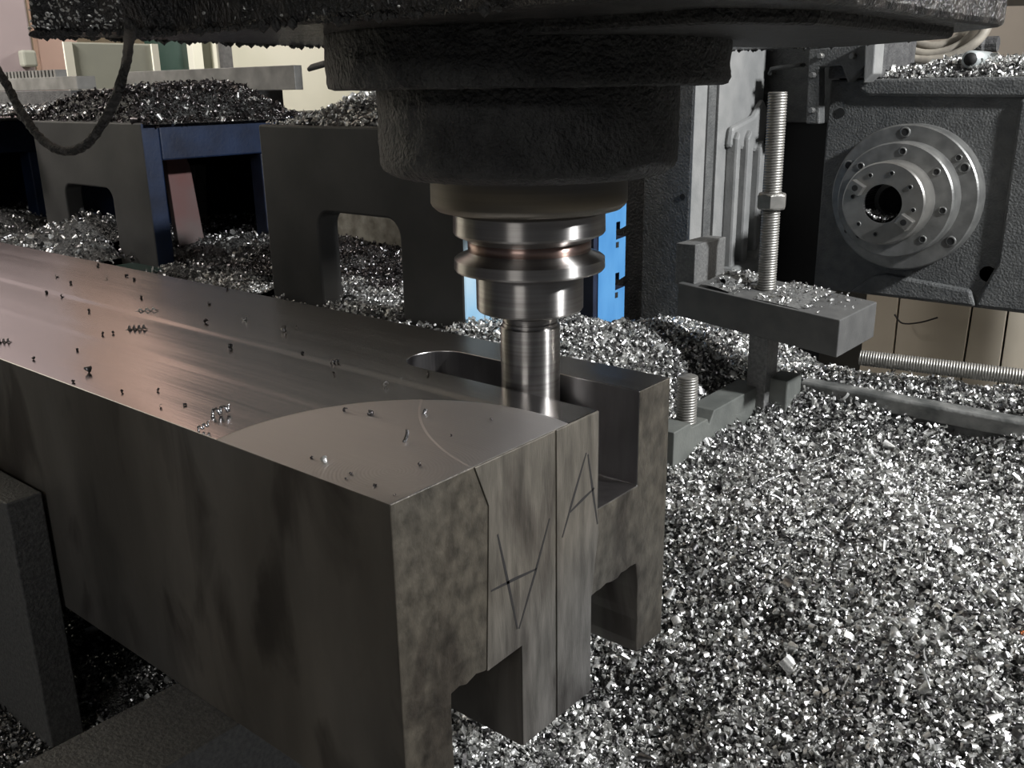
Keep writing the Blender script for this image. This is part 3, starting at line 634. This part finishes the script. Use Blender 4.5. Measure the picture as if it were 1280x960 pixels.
tag(link_mesh('rack_teeth', bm, BARM, sb2), None, None, kind='stuff')
t = link_mesh('dark_beam', boxes((a[0], at(100, 128, 1, .95)[0], .93, 1.05, .136, a[2]+.001)), CASTD, None, .002); tag(t, 'dark beam below the toothed gear rack', 'beam')
sb3 = thing('short_steel_block', (-1.9, .95, .143), 'short grey steel block under the olive cabinet, half buried in chips', 'steel block')
a = at(105, 135, 1, .95); b = at(178, 110, 1, .95)
link_mesh('block_body', boxes((a[0], b[0], .95, 1.05, .138, b[2])), BARM, sb3, .001)
t = thing('hose_nozzle', tuple(at(392, 88, 1, .6)), 'short black nozzle poking out left of the spindle flange', 'nozzle')
link_mesh('nozzle_body', tube([at(386, 87, 1, .60), at(391, 84, 1, .60), at(405, 80, 1, .58), at(425, 74, 1, .56)], [.003, .0045, .0045, .004], 10), CASTD, t, smooth=True)
# overhead crossbeam added out of sight to darken the milled face's reflection
xg = thing('reflection_blocker', (-1.5, 2.6, .5), 'added unseen dark crossbeam hidden above the milling head', 'blocker')

# ------------------------------------------------------------------ chips
def ribbon(arc, rad, wid, seg, taper=1., pitch=0.):
    v = []; f = []
    for i in range(seg+1):
        a = arc*i/seg; s = i/seg
        for k in (-.5, .5):
            r = rad*(1 if k < 0 else taper)
            v.append((r*math.cos(a), r*math.sin(a), wid*k+pitch*s))
    for i in range(seg): f.append((2*i, 2*i+1, 2*i+3, 2*i+2))
    v = np.array(v); return v-v.mean(0), np.array(f)
TPL = [(ribbon(3.6, .30, .45, 6), .30), (ribbon(2.2, .55, .35, 4), .26), (ribbon(5.0, .34, .7, 7, .35), .12), (ribbon(9.0, .22, .22, 10, 1, .8), .10), (ribbon(1.0, 1.1, .22, 3), .12), (ribbon(1.5, .3, .5, 2), .10)]
def smooth(x, a, b):
    t = np.clip((x-a)/(b-a), 0, 1); return t*t*(3-2*t)
def vnoise(x, y, s, seed):
    R = np.random.RandomState(seed).rand(64, 64); u = x*s; v = y*s; i = np.floor(u).astype(int); j = np.floor(v).astype(int); a = u-i; b = v-j
    a = a*a*(3-2*a); b = b*b*(3-2*b); g = lambda p, q_: R[p % 64, q_ % 64]
    return (g(i, j)*(1-a)+g(i+1, j)*a)*(1-b)+(g(i, j+1)*(1-a)+g(i+1, j+1)*a)*b-.5
def heap(name, label, rect, zf, n, size, mats=(CHIP, CHIPD), dark=.25, bed=BEDD, step=.006, mask=None, lift=.0015, view=True, frange=None, bedmask=None):
    x0, x1, y0, y1 = rect
    gx = np.arange(x0, x1+step, step); gy = np.arange(y0, y1+step, step); X, Y_ = np.meshgrid(gx, gy); Z = zf(X.ravel(), Y_.ravel())
    V = [np.stack([X.ravel(), Y_.ravel(), Z], 1)]; nx, ny = len(gx), len(gy)
    idx = np.arange(nx*ny).reshape(ny, nx); fq = np.stack([idx[:-1, :-1], idx[:-1, 1:], idx[1:, 1:], idx[1:, :-1]], -1).reshape(-1, 4)
    if bedmask is not None or mask is not None:
        mk = (bedmask or mask)(X.ravel(), Y_.ravel()); fq = fq[mk[fq].all(1)]
    FQ = [fq]; MI = [np.full(len(fq), 2)]; base = nx*ny
    # candidate places, thinner where far from the lens
    got = []
    tot = 0
    while tot < n:
        c = np.stack([RS.uniform(x0, x1, 200000), RS.uniform(y0, y1, 200000)], 1)
        zz = zf(c[:, 0], c[:, 1]); P3 = np.column_stack([c, zz])
        d = P3-CAM; dz = d@fw; px = 640+F*(d@rt)/np.maximum(dz, .01); py = 480-F*(d@up)/np.maximum(dz, .01)
        ok = (dz > .1) & (px > -60) & (px < 1560) & (py > -60) & (py < 1020) if view else np.ones(len(c), bool)
        ok &= RS.rand(len(c)) < np.minimum(1, (.55/np.maximum(dz, .1))**1.3)
        if mask is not None: ok &= mask(c[:, 0], c[:, 1])
        if ok.sum() == 0: print('EMPTY HEAP', name); break
        got.append(P3[ok]); tot += ok.sum()
    P3 = np.concatenate(got)[:n]; n = len(P3)
    which = RS.choice(len(TPL), n, p=[w for _, w in TPL])
    for k, ((tv, tf), _) in enumerate(TPL):
        Q = P3[which == k]; mN = len(Q)
        if mN == 0: continue
        q4 = RS.randn(mN, 4); q4 /= np.linalg.norm(q4, axis=1)[:, None]; w, x, y, z = q4.T
        R = np.stack([1-2*(y*y+z*z), 2*(x*y-z*w), 2*(x*z+y*w), 2*(x*y+z*w), 1-2*(x*x+z*z), 2*(y*z-x*w), 2*(x*z-y*w), 2*(y*z+x*w), 1-2*(x*x+y*y)], 1).reshape(-1, 3, 3)
        s = size*np.exp(RS.randn(mN)*.28); s *= np.where(RS.rand(mN) < .07, 1.7, 1)
        sc = s[:, None]*(1+RS.uniform(-.25, .25, (mN, 3)))
        vv = np.einsum('nij,nkj->nki', R, tv[None]*sc[:, None, :])
        off = Q+np.stack([np.zeros(mN), np.zeros(mN), RS.uniform(-.5, 1, mN)*size*.55+lift], 1)
        vv = (vv+off[:, None, :]).reshape(-1, 3)
        ff = (tf[None]+(np.arange(mN)*len(tv))[:, None, None]).reshape(-1, 4)+base
        V.append(vv); FQ.append(ff); base += len(vv)
        MI.append(np.repeat((RS.rand(mN) < dark).astype(int), len(tf)))
    V = np.concatenate(V); FQ = np.concatenate(FQ); MI = np.concatenate(MI)
    o0 = np.array([(x0+x1)/2, (y0+y1)/2, V[:, 2].min()]); V = V-o0
    me = bpy.data.meshes.new(name); me.vertices.add(len(V)); me.vertices.foreach_set('co', V.astype(np.float32).ravel())
    me.loops.add(FQ.size); me.loops.foreach_set('vertex_index', FQ.astype(np.int32).ravel())
    me.polygons.add(len(FQ)); me.polygons.foreach_set('loop_start', np.arange(0, FQ.size, 4, dtype=np.int32))
    me.polygons.foreach_set('material_index', MI.astype(np.int32)); me.polygons.foreach_set('use_smooth', np.ones(len(FQ), bool))
    for m_ in (*mats, bed): me.materials.append(m_)
    me.update(calc_edges=True)
    o = bpy.data.objects.new(name, me); C.objects.link(o); o.location = o0
    return tag(o, label, 'metal chips', kind='stuff')
# terrain of the main pile from a few spot heights
ctrl = np.array([(-.056, .255, -.305), (.043, .283, -.275), (.243, .30, -.225), (.18, .53, -.192), (.04, .732, -.200), (.18, .735, -.198), (-.124, .50, -.200), (-.115, .62, -.200), (-.05, .45, -.205), (.1, .45, -.205),
    (-.13, .40, -.235), (.0, .62, -.188), (.3, .7, -.19), (-.08, .70, -.196), (-.22, .55, -.145), (-.20, .62, -.134), (-.26, .71, -.100), (-.36, .64, -.082), (-.40, .72, -.112), (-.43, .79, -.138), (-.50, .77, -.125), (-.35, .49, -.085), (-.25, .46, -.12),
    (-.2, .80, -.15), (-.10, .80, -.150), (.0, .83, -.140), (.15, .83, -.138), (.3, .85, -.14), (.0, .94, -.20), (.15, .95, -.20), (-.1, .93, -.19), (.3, .97, -.20), (-.3, .9, -.13), (-.5, .9, -.15), (-.6, .55, -.078), (-.75, .6, -.072), (-.5, .62, -.072), (-.9, .5, -.10), (-1.2, .5, -.11), (-1.2, .85, -.10), (-.5, .40, -.10), (-.8, .38, -.11),
    (.3, .15, -.26), (.1, .1, -.30), (-.05, .1, -.31), (-.8, .8, -.125), (-.7, .95, -.12), (-.15, .30, -.27), (.06, .18, -.30)])
def tps(c):
    d = np.linalg.norm(c[:, None, :2]-c[None, :, :2], axis=2); K = np.where(d > 0, d*d*np.log(d+1e-12), 0)+np.eye(len(c))*2e-4
    P_ = np.column_stack([np.ones(len(c)), c[:, :2]]); A_ = np.block([[K, P_], [P_.T, np.zeros((3, 3))]])
    w = np.linalg.solve(A_, np.concatenate([c[:, 2], np.zeros(3)]))
    def f(x, y):
        z = w[-3]+w[-2]*x+w[-1]*y
        for i in range(len(c)):
            r2 = (x-c[i, 0])**2+(y-c[i, 1])**2; z = z+w[i]*.5*r2*np.log(r2+1e-12)
        return z
    return f
TP = tps(ctrl)
def zmain(x, y):
    z = TP(x, y)+vnoise(x, y, 22, 1)*.012+vnoise(x, y, 60, 2)*.006+vnoise(x, y, 150, 3)*.003
    s = np.maximum(smooth(y, .268, .31), smooth(x, -.01, .05))
    z = z*s+(-.308)*(1-s)
    # hollow under the clamp bar
    z = z-.03*np.exp(-(((x+.17)/.05)**2+((y-.69)/.03)**2))
    return np.maximum(z, -.33)
mm = lambda x, y: ~((x > -.41) & (y > .96)) & ~((y > .80) & (y < .87) & (x < -.43) & (x > -.6)) & ~((x < .0) & (y < .0)) & ~((y < .262) & (x < -.35)) & ~((x > -.114) & (y > .772) & (y < .790))
heap('chip_pile', 'deep pile of bright curled steel chips filling the lower right around the clamps', (-.42, .42, .02, .97), zmain, 80000, .0060, mask=mm, bedmask=lambda x, y: ~((x > -.114) & (y > .768) & (y < .793)))
heap('chip_pile', 'bright chips banked between the back of the block and the nearest stand', (-1.22, -.42, .268, .9), zmain, 18000, .0052, mask=lambda x, y: ~((y > .49) & (y < .545) & ((x < -.665) | (x > -.51))) & ~((y > .8) & (x > -.57)))
def zleft(x, y):
    z = -.30*smooth(x, -1.12, -1.0)-.098+vnoise(x, y, 9, 5)*.05+vnoise(x, y, 30, 6)*.02+.07*np.exp(-(((x+1.47)/.12)**2+((y-.62)/.10)**2))+.05*np.exp(-(((x+1.95)/.15)**2+((y-.52)/.15)**2))+.03*np.exp(-(((x+1.05)/.12)**2+((y-.7)/.2)**2))
    return np.maximum(z, -.323)
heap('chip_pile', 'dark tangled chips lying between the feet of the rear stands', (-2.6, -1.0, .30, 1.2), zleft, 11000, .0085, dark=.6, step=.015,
     mask=lambda x, y: ~((y > .595) & (y < .64) & (((x < -1.55) & (x > -1.65)) | ((x > -1.37) & (x < -1.24)))) & ~((x > -1.31) & (x < -1.18) & (y > .49) & (y < .6)))
def ztopB(x, y): return .150+np.maximum(0, .038*smooth(x, -.775, -.62)*smooth(y, .495, .56)*(1-((y-.60)/.16)**2))+vnoise(x, y, 40, 8)*.006-.002
B2 = link_mesh('top_plate', boxes((-.76, -.44, .535, .75, .128, .1495)), STAND, B, .002)
heap('chip_heap', 'bright chips heaped on top of the nearest grey stand', (-.765, -.43, .505, .74), ztopB, 5500, .0062, dark=.2)
def ztopA(x, y):
    z = .142+.038*smooth(x, -1.72, -1.60)+.024*np.exp(-(((x+1.36)/.13)**2+((y-.80)/.16)**2))+vnoise(x, y, 14, 9)*.022
    e = smooth(y, .60, .64)*smooth(-x, 1.236, 1.30)*smooth(-y, -.99, -.86)
    return z*e+.140*(1-e)
link_mesh('top_plate', boxes((-1.64, -1.25, .634, 1.25, .12, .1425)), STAND, A, .002)
heap('chip_heap', 'dark oily chips heaped high on the blue and grey stand', (-1.68, -1.235, .605, 1.0), ztopA, 8500, .0085, mats=(CHIP, OILSHADE), dark=.90, step=.012)
def ztopC(x, y): return .136+.02*smooth(y, .45, .6)+vnoise(x, y, 14, 10)*.02
heap('chip_heap', 'low dark chip heap on the far left stand', (-2.4, -1.68, .50, .94), ztopC, 4000, .009, dark=.7, step=.015)
def zfront(x, y): return -.312+vnoise(x, y, 14, 12)*.03+vnoise(x, y, 50, 13)*.008
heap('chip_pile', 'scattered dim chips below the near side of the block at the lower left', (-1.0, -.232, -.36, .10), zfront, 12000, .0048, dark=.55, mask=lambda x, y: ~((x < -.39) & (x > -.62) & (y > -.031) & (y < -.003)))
def zgear(x, y): return .1945+smooth(y, 1.148, 1.19)*(.020*smooth(x, -.22, -.10)*(.4+.6*smooth(y, 1.10, 1.25))+.004+vnoise(x, y, 30, 14)*.010)
heap('chip_heap', 'bright chips scattered along the top of the gearbox housing', (-.21, .33, 1.150, 1.44), zgear, 6500, .0068, dark=.25)
slope = lambda x: -.0315-.0175*(x+.2405)/.197
def zbar(x, y): return slope(x)+.0005+.010*np.exp(-(((x+.20)/.022)**2+((y-.745)/.05)**2))+.006*np.exp(-(((x+.12)/.03)**2+((y-.755)/.04)**2))
heap('chip_heap', 'thin scatter of chips on the heavy clamp bar beside the tall stud', (-.236, -.05, .694, .796), zbar, 380, .0036, dark=.3, bed=CLAMP, lift=.001,
     mask=lambda x, y: ((x < -.165) & (x > -.205) & (RS.rand(len(x)) < 1)) | ((x > -.145) & (RS.rand(len(x)) < np.clip((-.06-x)/.08, .02, 1))), bedmask=lambda x, y: ((x > -.216) & (x < -.17)) | ((x > -.15) & (x < -.09)))
heap('chip_pile', 'chips coloured dark for shade, seen through the arch of the nearest stand', (-1.05, -.66, .60, .815), lambda x, y: -.085+.022*smooth(y, .60, .76)+vnoise(x, y, 20, 21)*.02, 5000, .006, mats=(CHIPD, OILSHADE), dark=.8, step=.01)  # shade behind the arch put into the dark chip colours
heap('chip_heap', 'few bright chips caught in the bore of the round spindle', (-.150, -.118, 1.042, 1.075), lambda x, y: .0095+((x+.13)**2)*22, 260, .0042, dark=.2, bed=BLACK, view=False)

# single chips that stand out
def solid_chip(name, p, size, kind, mt, label, group=None, rot=None, cat='metal chip'):
    arc, rad, wid, seg, tp, pi_ = kind
    v, f = ribbon(arc, rad, wid, seg, tp, pi_)
    v = v*size
    if rot == 'lie': rot = Vector((0, 0, 1)).rotation_difference(Vector((.77, .64, .05)))
    elif rot == 'slant': rot = Vector((0, 0, 1)).rotation_difference(Vector((.3, .9, .15)))
    q = Quaternion(rot) if rot is not None else Quaternion([random.gauss(0, 1) for _ in range(4)]); q.normalize()
    R = np.array(q.to_matrix()); v = v@R.T; v[:, 2] -= v[:, 2].min()
    bm = bmesh.new(); vs_ = [bm.verts.new(x) for x in v]
    for a in f: bm.faces.new([vs_[i] for i in a])
    me = bpy.data.meshes.new(name); bm.to_mesh(me); bm.free(); me.materials.append(mt)
    for pg in me.polygons: pg.use_smooth = True
    o = bpy.data.objects.new(name, me); C.objects.link(o); o.location = p
    sd_ = o.modifiers.new('s', 'SOLIDIFY'); sd_.thickness = size*.06
    return tag(o, label, cat, group)
CURL = (4.2, .34, .5, 8, 1, 0); CONE = (5.6, .42, .8, 12, .25, 0); HELIX = (16, .25, .22, 30, 1, 1.4); BENT = (2.0, .6, .3, 5, 1, 0)
crumbs = [(190, 257), (236, 280), (156, 311), (208, 324), (355, 260), (422, 255), (447, 268), (471, 329), (327, 222), (757, 297), (297, 373), (343, 450), (377, 446), (258, 503), (407, 641), (536, 692), (527, 637), (697, 349), (988, 428), (1008, 513), (1112, 583), (1040, 862), (1170, 915), (245, 608), (112, 532)]
pts = [(x*.375, 250+y*.375, .0022) for x, y in crumbs]+[(380+x*.375, 300+y*.375, s) for x, y, s in ((412, 449, .003), (137, 573, .0034), (225, 583, .0034), (623, 601, .002), (490, 655, .002), (385, 753, .003), (155, 782, .002), (140, 798, .002), (236, 822, .0028), (302, 853, .002), (25, 729, .002))]
pts += [(616*.375, 250+686*.375, .0025), (687*.375, 250+410*.375, .003)]
for px, py, s in pts:
    p = at(px, py, 2, 0.0); s = s*np.linalg.norm(p-CAM)/.60
    lab = 'tiny dark curled crumb on the far left, pinkish part of the milled top face' if px < 240 else ('tiny dark curled crumb within the matt cutter arc near the front corner' if p[0] > -.14 and math.hypot(p[0]+.03, p[1]-.03) < .12 else 'tiny dark curled crumb on the dark middle part of the milled top face')
    solid_chip('steel_crumb', (p[0], p[1], .0000), s*1.1, CURL, OILSHADE, lab, 'crumbs scattered on the milled top face')
def big(px, py, size, kind, mt, label, rot=None, z=0.0):
    p = at(px, py, 2, z); return solid_chip('curled_chip', (p[0], p[1], z), size, kind, mt, label, None, rot)
big(171, 412, .0085, (26, .18, .2, 40, 1, 2.0), CHIPD, 'long dark corkscrew chip on the pinkish part of the top face', 'lie')
big(184, 389, .0085, (20, .13, .2, 34, 1, 2.3), CHIP, 'bright corkscrew chip behind the dark corkscrew one', 'lie')
big(5, 428, .007, (20, .18, .2, 34, 1, 1.6), CHIPD, 'dark corkscrew chip at the left edge of the top face', 'lie')
big(276, 519, .0090, HELIX, CHIPD, 'ragged dark curl near the front edge of the top face', 'slant')
big(255, 538, .0055, HELIX, CHIPD, 'small dark curl right on the front edge of the top face')
big(110, 466, .0055, CONE, CHIPD, 'small dark cone curl on the left half of the top face')
big(356, 415, .0060, CONE, CHIPD, 'rounded dark curl in the middle of the top face')
big(288, 435, .0060, CURL, CHIPD, 'flat dark curl between the rounded curl and the ragged one')
big(306, 400, .0058, CURL, CHIP, 'pale curl behind the rounded dark curl')
big(419, 454, .0052, HELIX, CHIPD, 'upright dark curl left of the slot')
big(482, 483, .0042, CURL, CHIPD, 'dark crumb between the slot and the cutter arc')
big(531, 518, .0046, CURL, CHIPD, 'dark curl inside the rear cutter arc')
big(406, 578, .0044, CONE, CHIP, 'round shiny bead-like chip near the front corner')
big(462, 518, .0040, CURL, CHIPD, 'dark curl on the rim of the cutter arc')
y1_ = big(508, 552, .0072, BENT, CHIPD, 'dark branching chip in the middle of the bluish cutter arc')
# standouts in the pile
def in_pile(px, py, size, kind, label, zoff=.002, mt=CHIP, rot=None):
    lo, hi = .3, 1.4; d = fw+rt*(px-640)/F-up*(py-480)/F
    for _ in range(40):
        m_ = (lo+hi)/2; P_ = CAM+d*m_; z = float(zmain(np.array([P_[0]]), np.array([P_[1]]))[0])
        if P_[2] > z: lo = m_
        else: hi = m_
    return solid_chip('curled_chip', (P_[0], P_[1], z+zoff), size, kind, mt, label, None, rot)
in_pile(1133, 790, .0130, CONE, 'large bright cone curl, upper one of the cluster in the lower right pile')
in_pile(1183, 808, .0140, CONE, 'large bright cone curl, rightmost of the cluster in the lower right pile')
in_pile(1117, 805, .0120, CONE, 'bright cone curl, leftmost of the cluster in the lower right pile')
in_pile(1150, 812, .0120, CONE, 'bright cone curl, lowest of the cluster in the lower right pile')
in_pile(1040, 788, .0095, CONE, 'small bright cone curl left of the cone cluster')
in_pile(1060, 700, .0100, CONE, 'bright cone curl in the middle of the lower right pile')
in_pile(970, 633, .0200, (1.1, .9, .16, 8, .9, .1), 'bright sliver shaving lying on the pile below the low clamp', rot=(.7, .5, .1, .5))
in_pile(1232, 833, .0110, (16, .30, .15, 40, .6, .15), 'tight dark spiral coil near the right edge of the pile', mt=CHIPD, rot=(.9, -.3, .1, 0))
in_pile(1155, 865, .0200, (1.0, 1.0, .10, 8, 1, .1), 'long pale shaving in the pile below the cone cluster', rot=(.7, .1, .5, .5))
in_pile(1264, 745, .0180, (1.0, .8, .25, 8, 1, .1), 'wide pale shaving at the right edge of the pile')
in_pile(1278, 797, .0060, CURL, 'tiny orange scrap at the right edge of the pile', mt=ORANGE)
wire = []
for px, py in ((952, 604), (985, 590), (1020, 577), (1055, 566)):
    lo, hi = .3, 1.4; d = fw+rt*(px-640)/F-up*(py-480)/F
    for _ in range(40):
        m_ = (lo+hi)/2; P_ = CAM+d*m_
        if P_[2] > float(zmain(np.array([P_[0]]), np.array([P_[1]]))[0])+.004: lo = m_
        else: hi = m_
    wire.append(P_)
tag(link_mesh('steel_wire', tube(spline(wire, 5), .0006, 6), CHIP, None, smooth=True), 'thin straight steel wire lying on the pile below the slotted rail', 'wire')

# crossbeam body
bm = prism([(-2.36, 1.12), (.3, 3.25), (.1, 3.5), (-2.56, 1.37)], 'z', .40, 1.05)
for v in bm.verts:                      # end raked to shape the edge of the dark reflection
    if v.co.z > 1 and v.co.x < -2: v.co.x += .20; v.co.y += .16
link_mesh('blocker_body', bm, BLOCKER, xg, .01)

# ------------------------------------------------------------------ lift everything onto the floor
for o in list(bpy.data.objects):
    if '_o' in o: del o['_o']
    if o.parent is None and o.type in ('MESH', 'EMPTY'): o.location.z += UP
print('OBJECTS', len(bpy.data.objects), 'TRIS', sum(len(o.data.polygons)*2 for o in bpy.data.objects if o.type == 'MESH'))
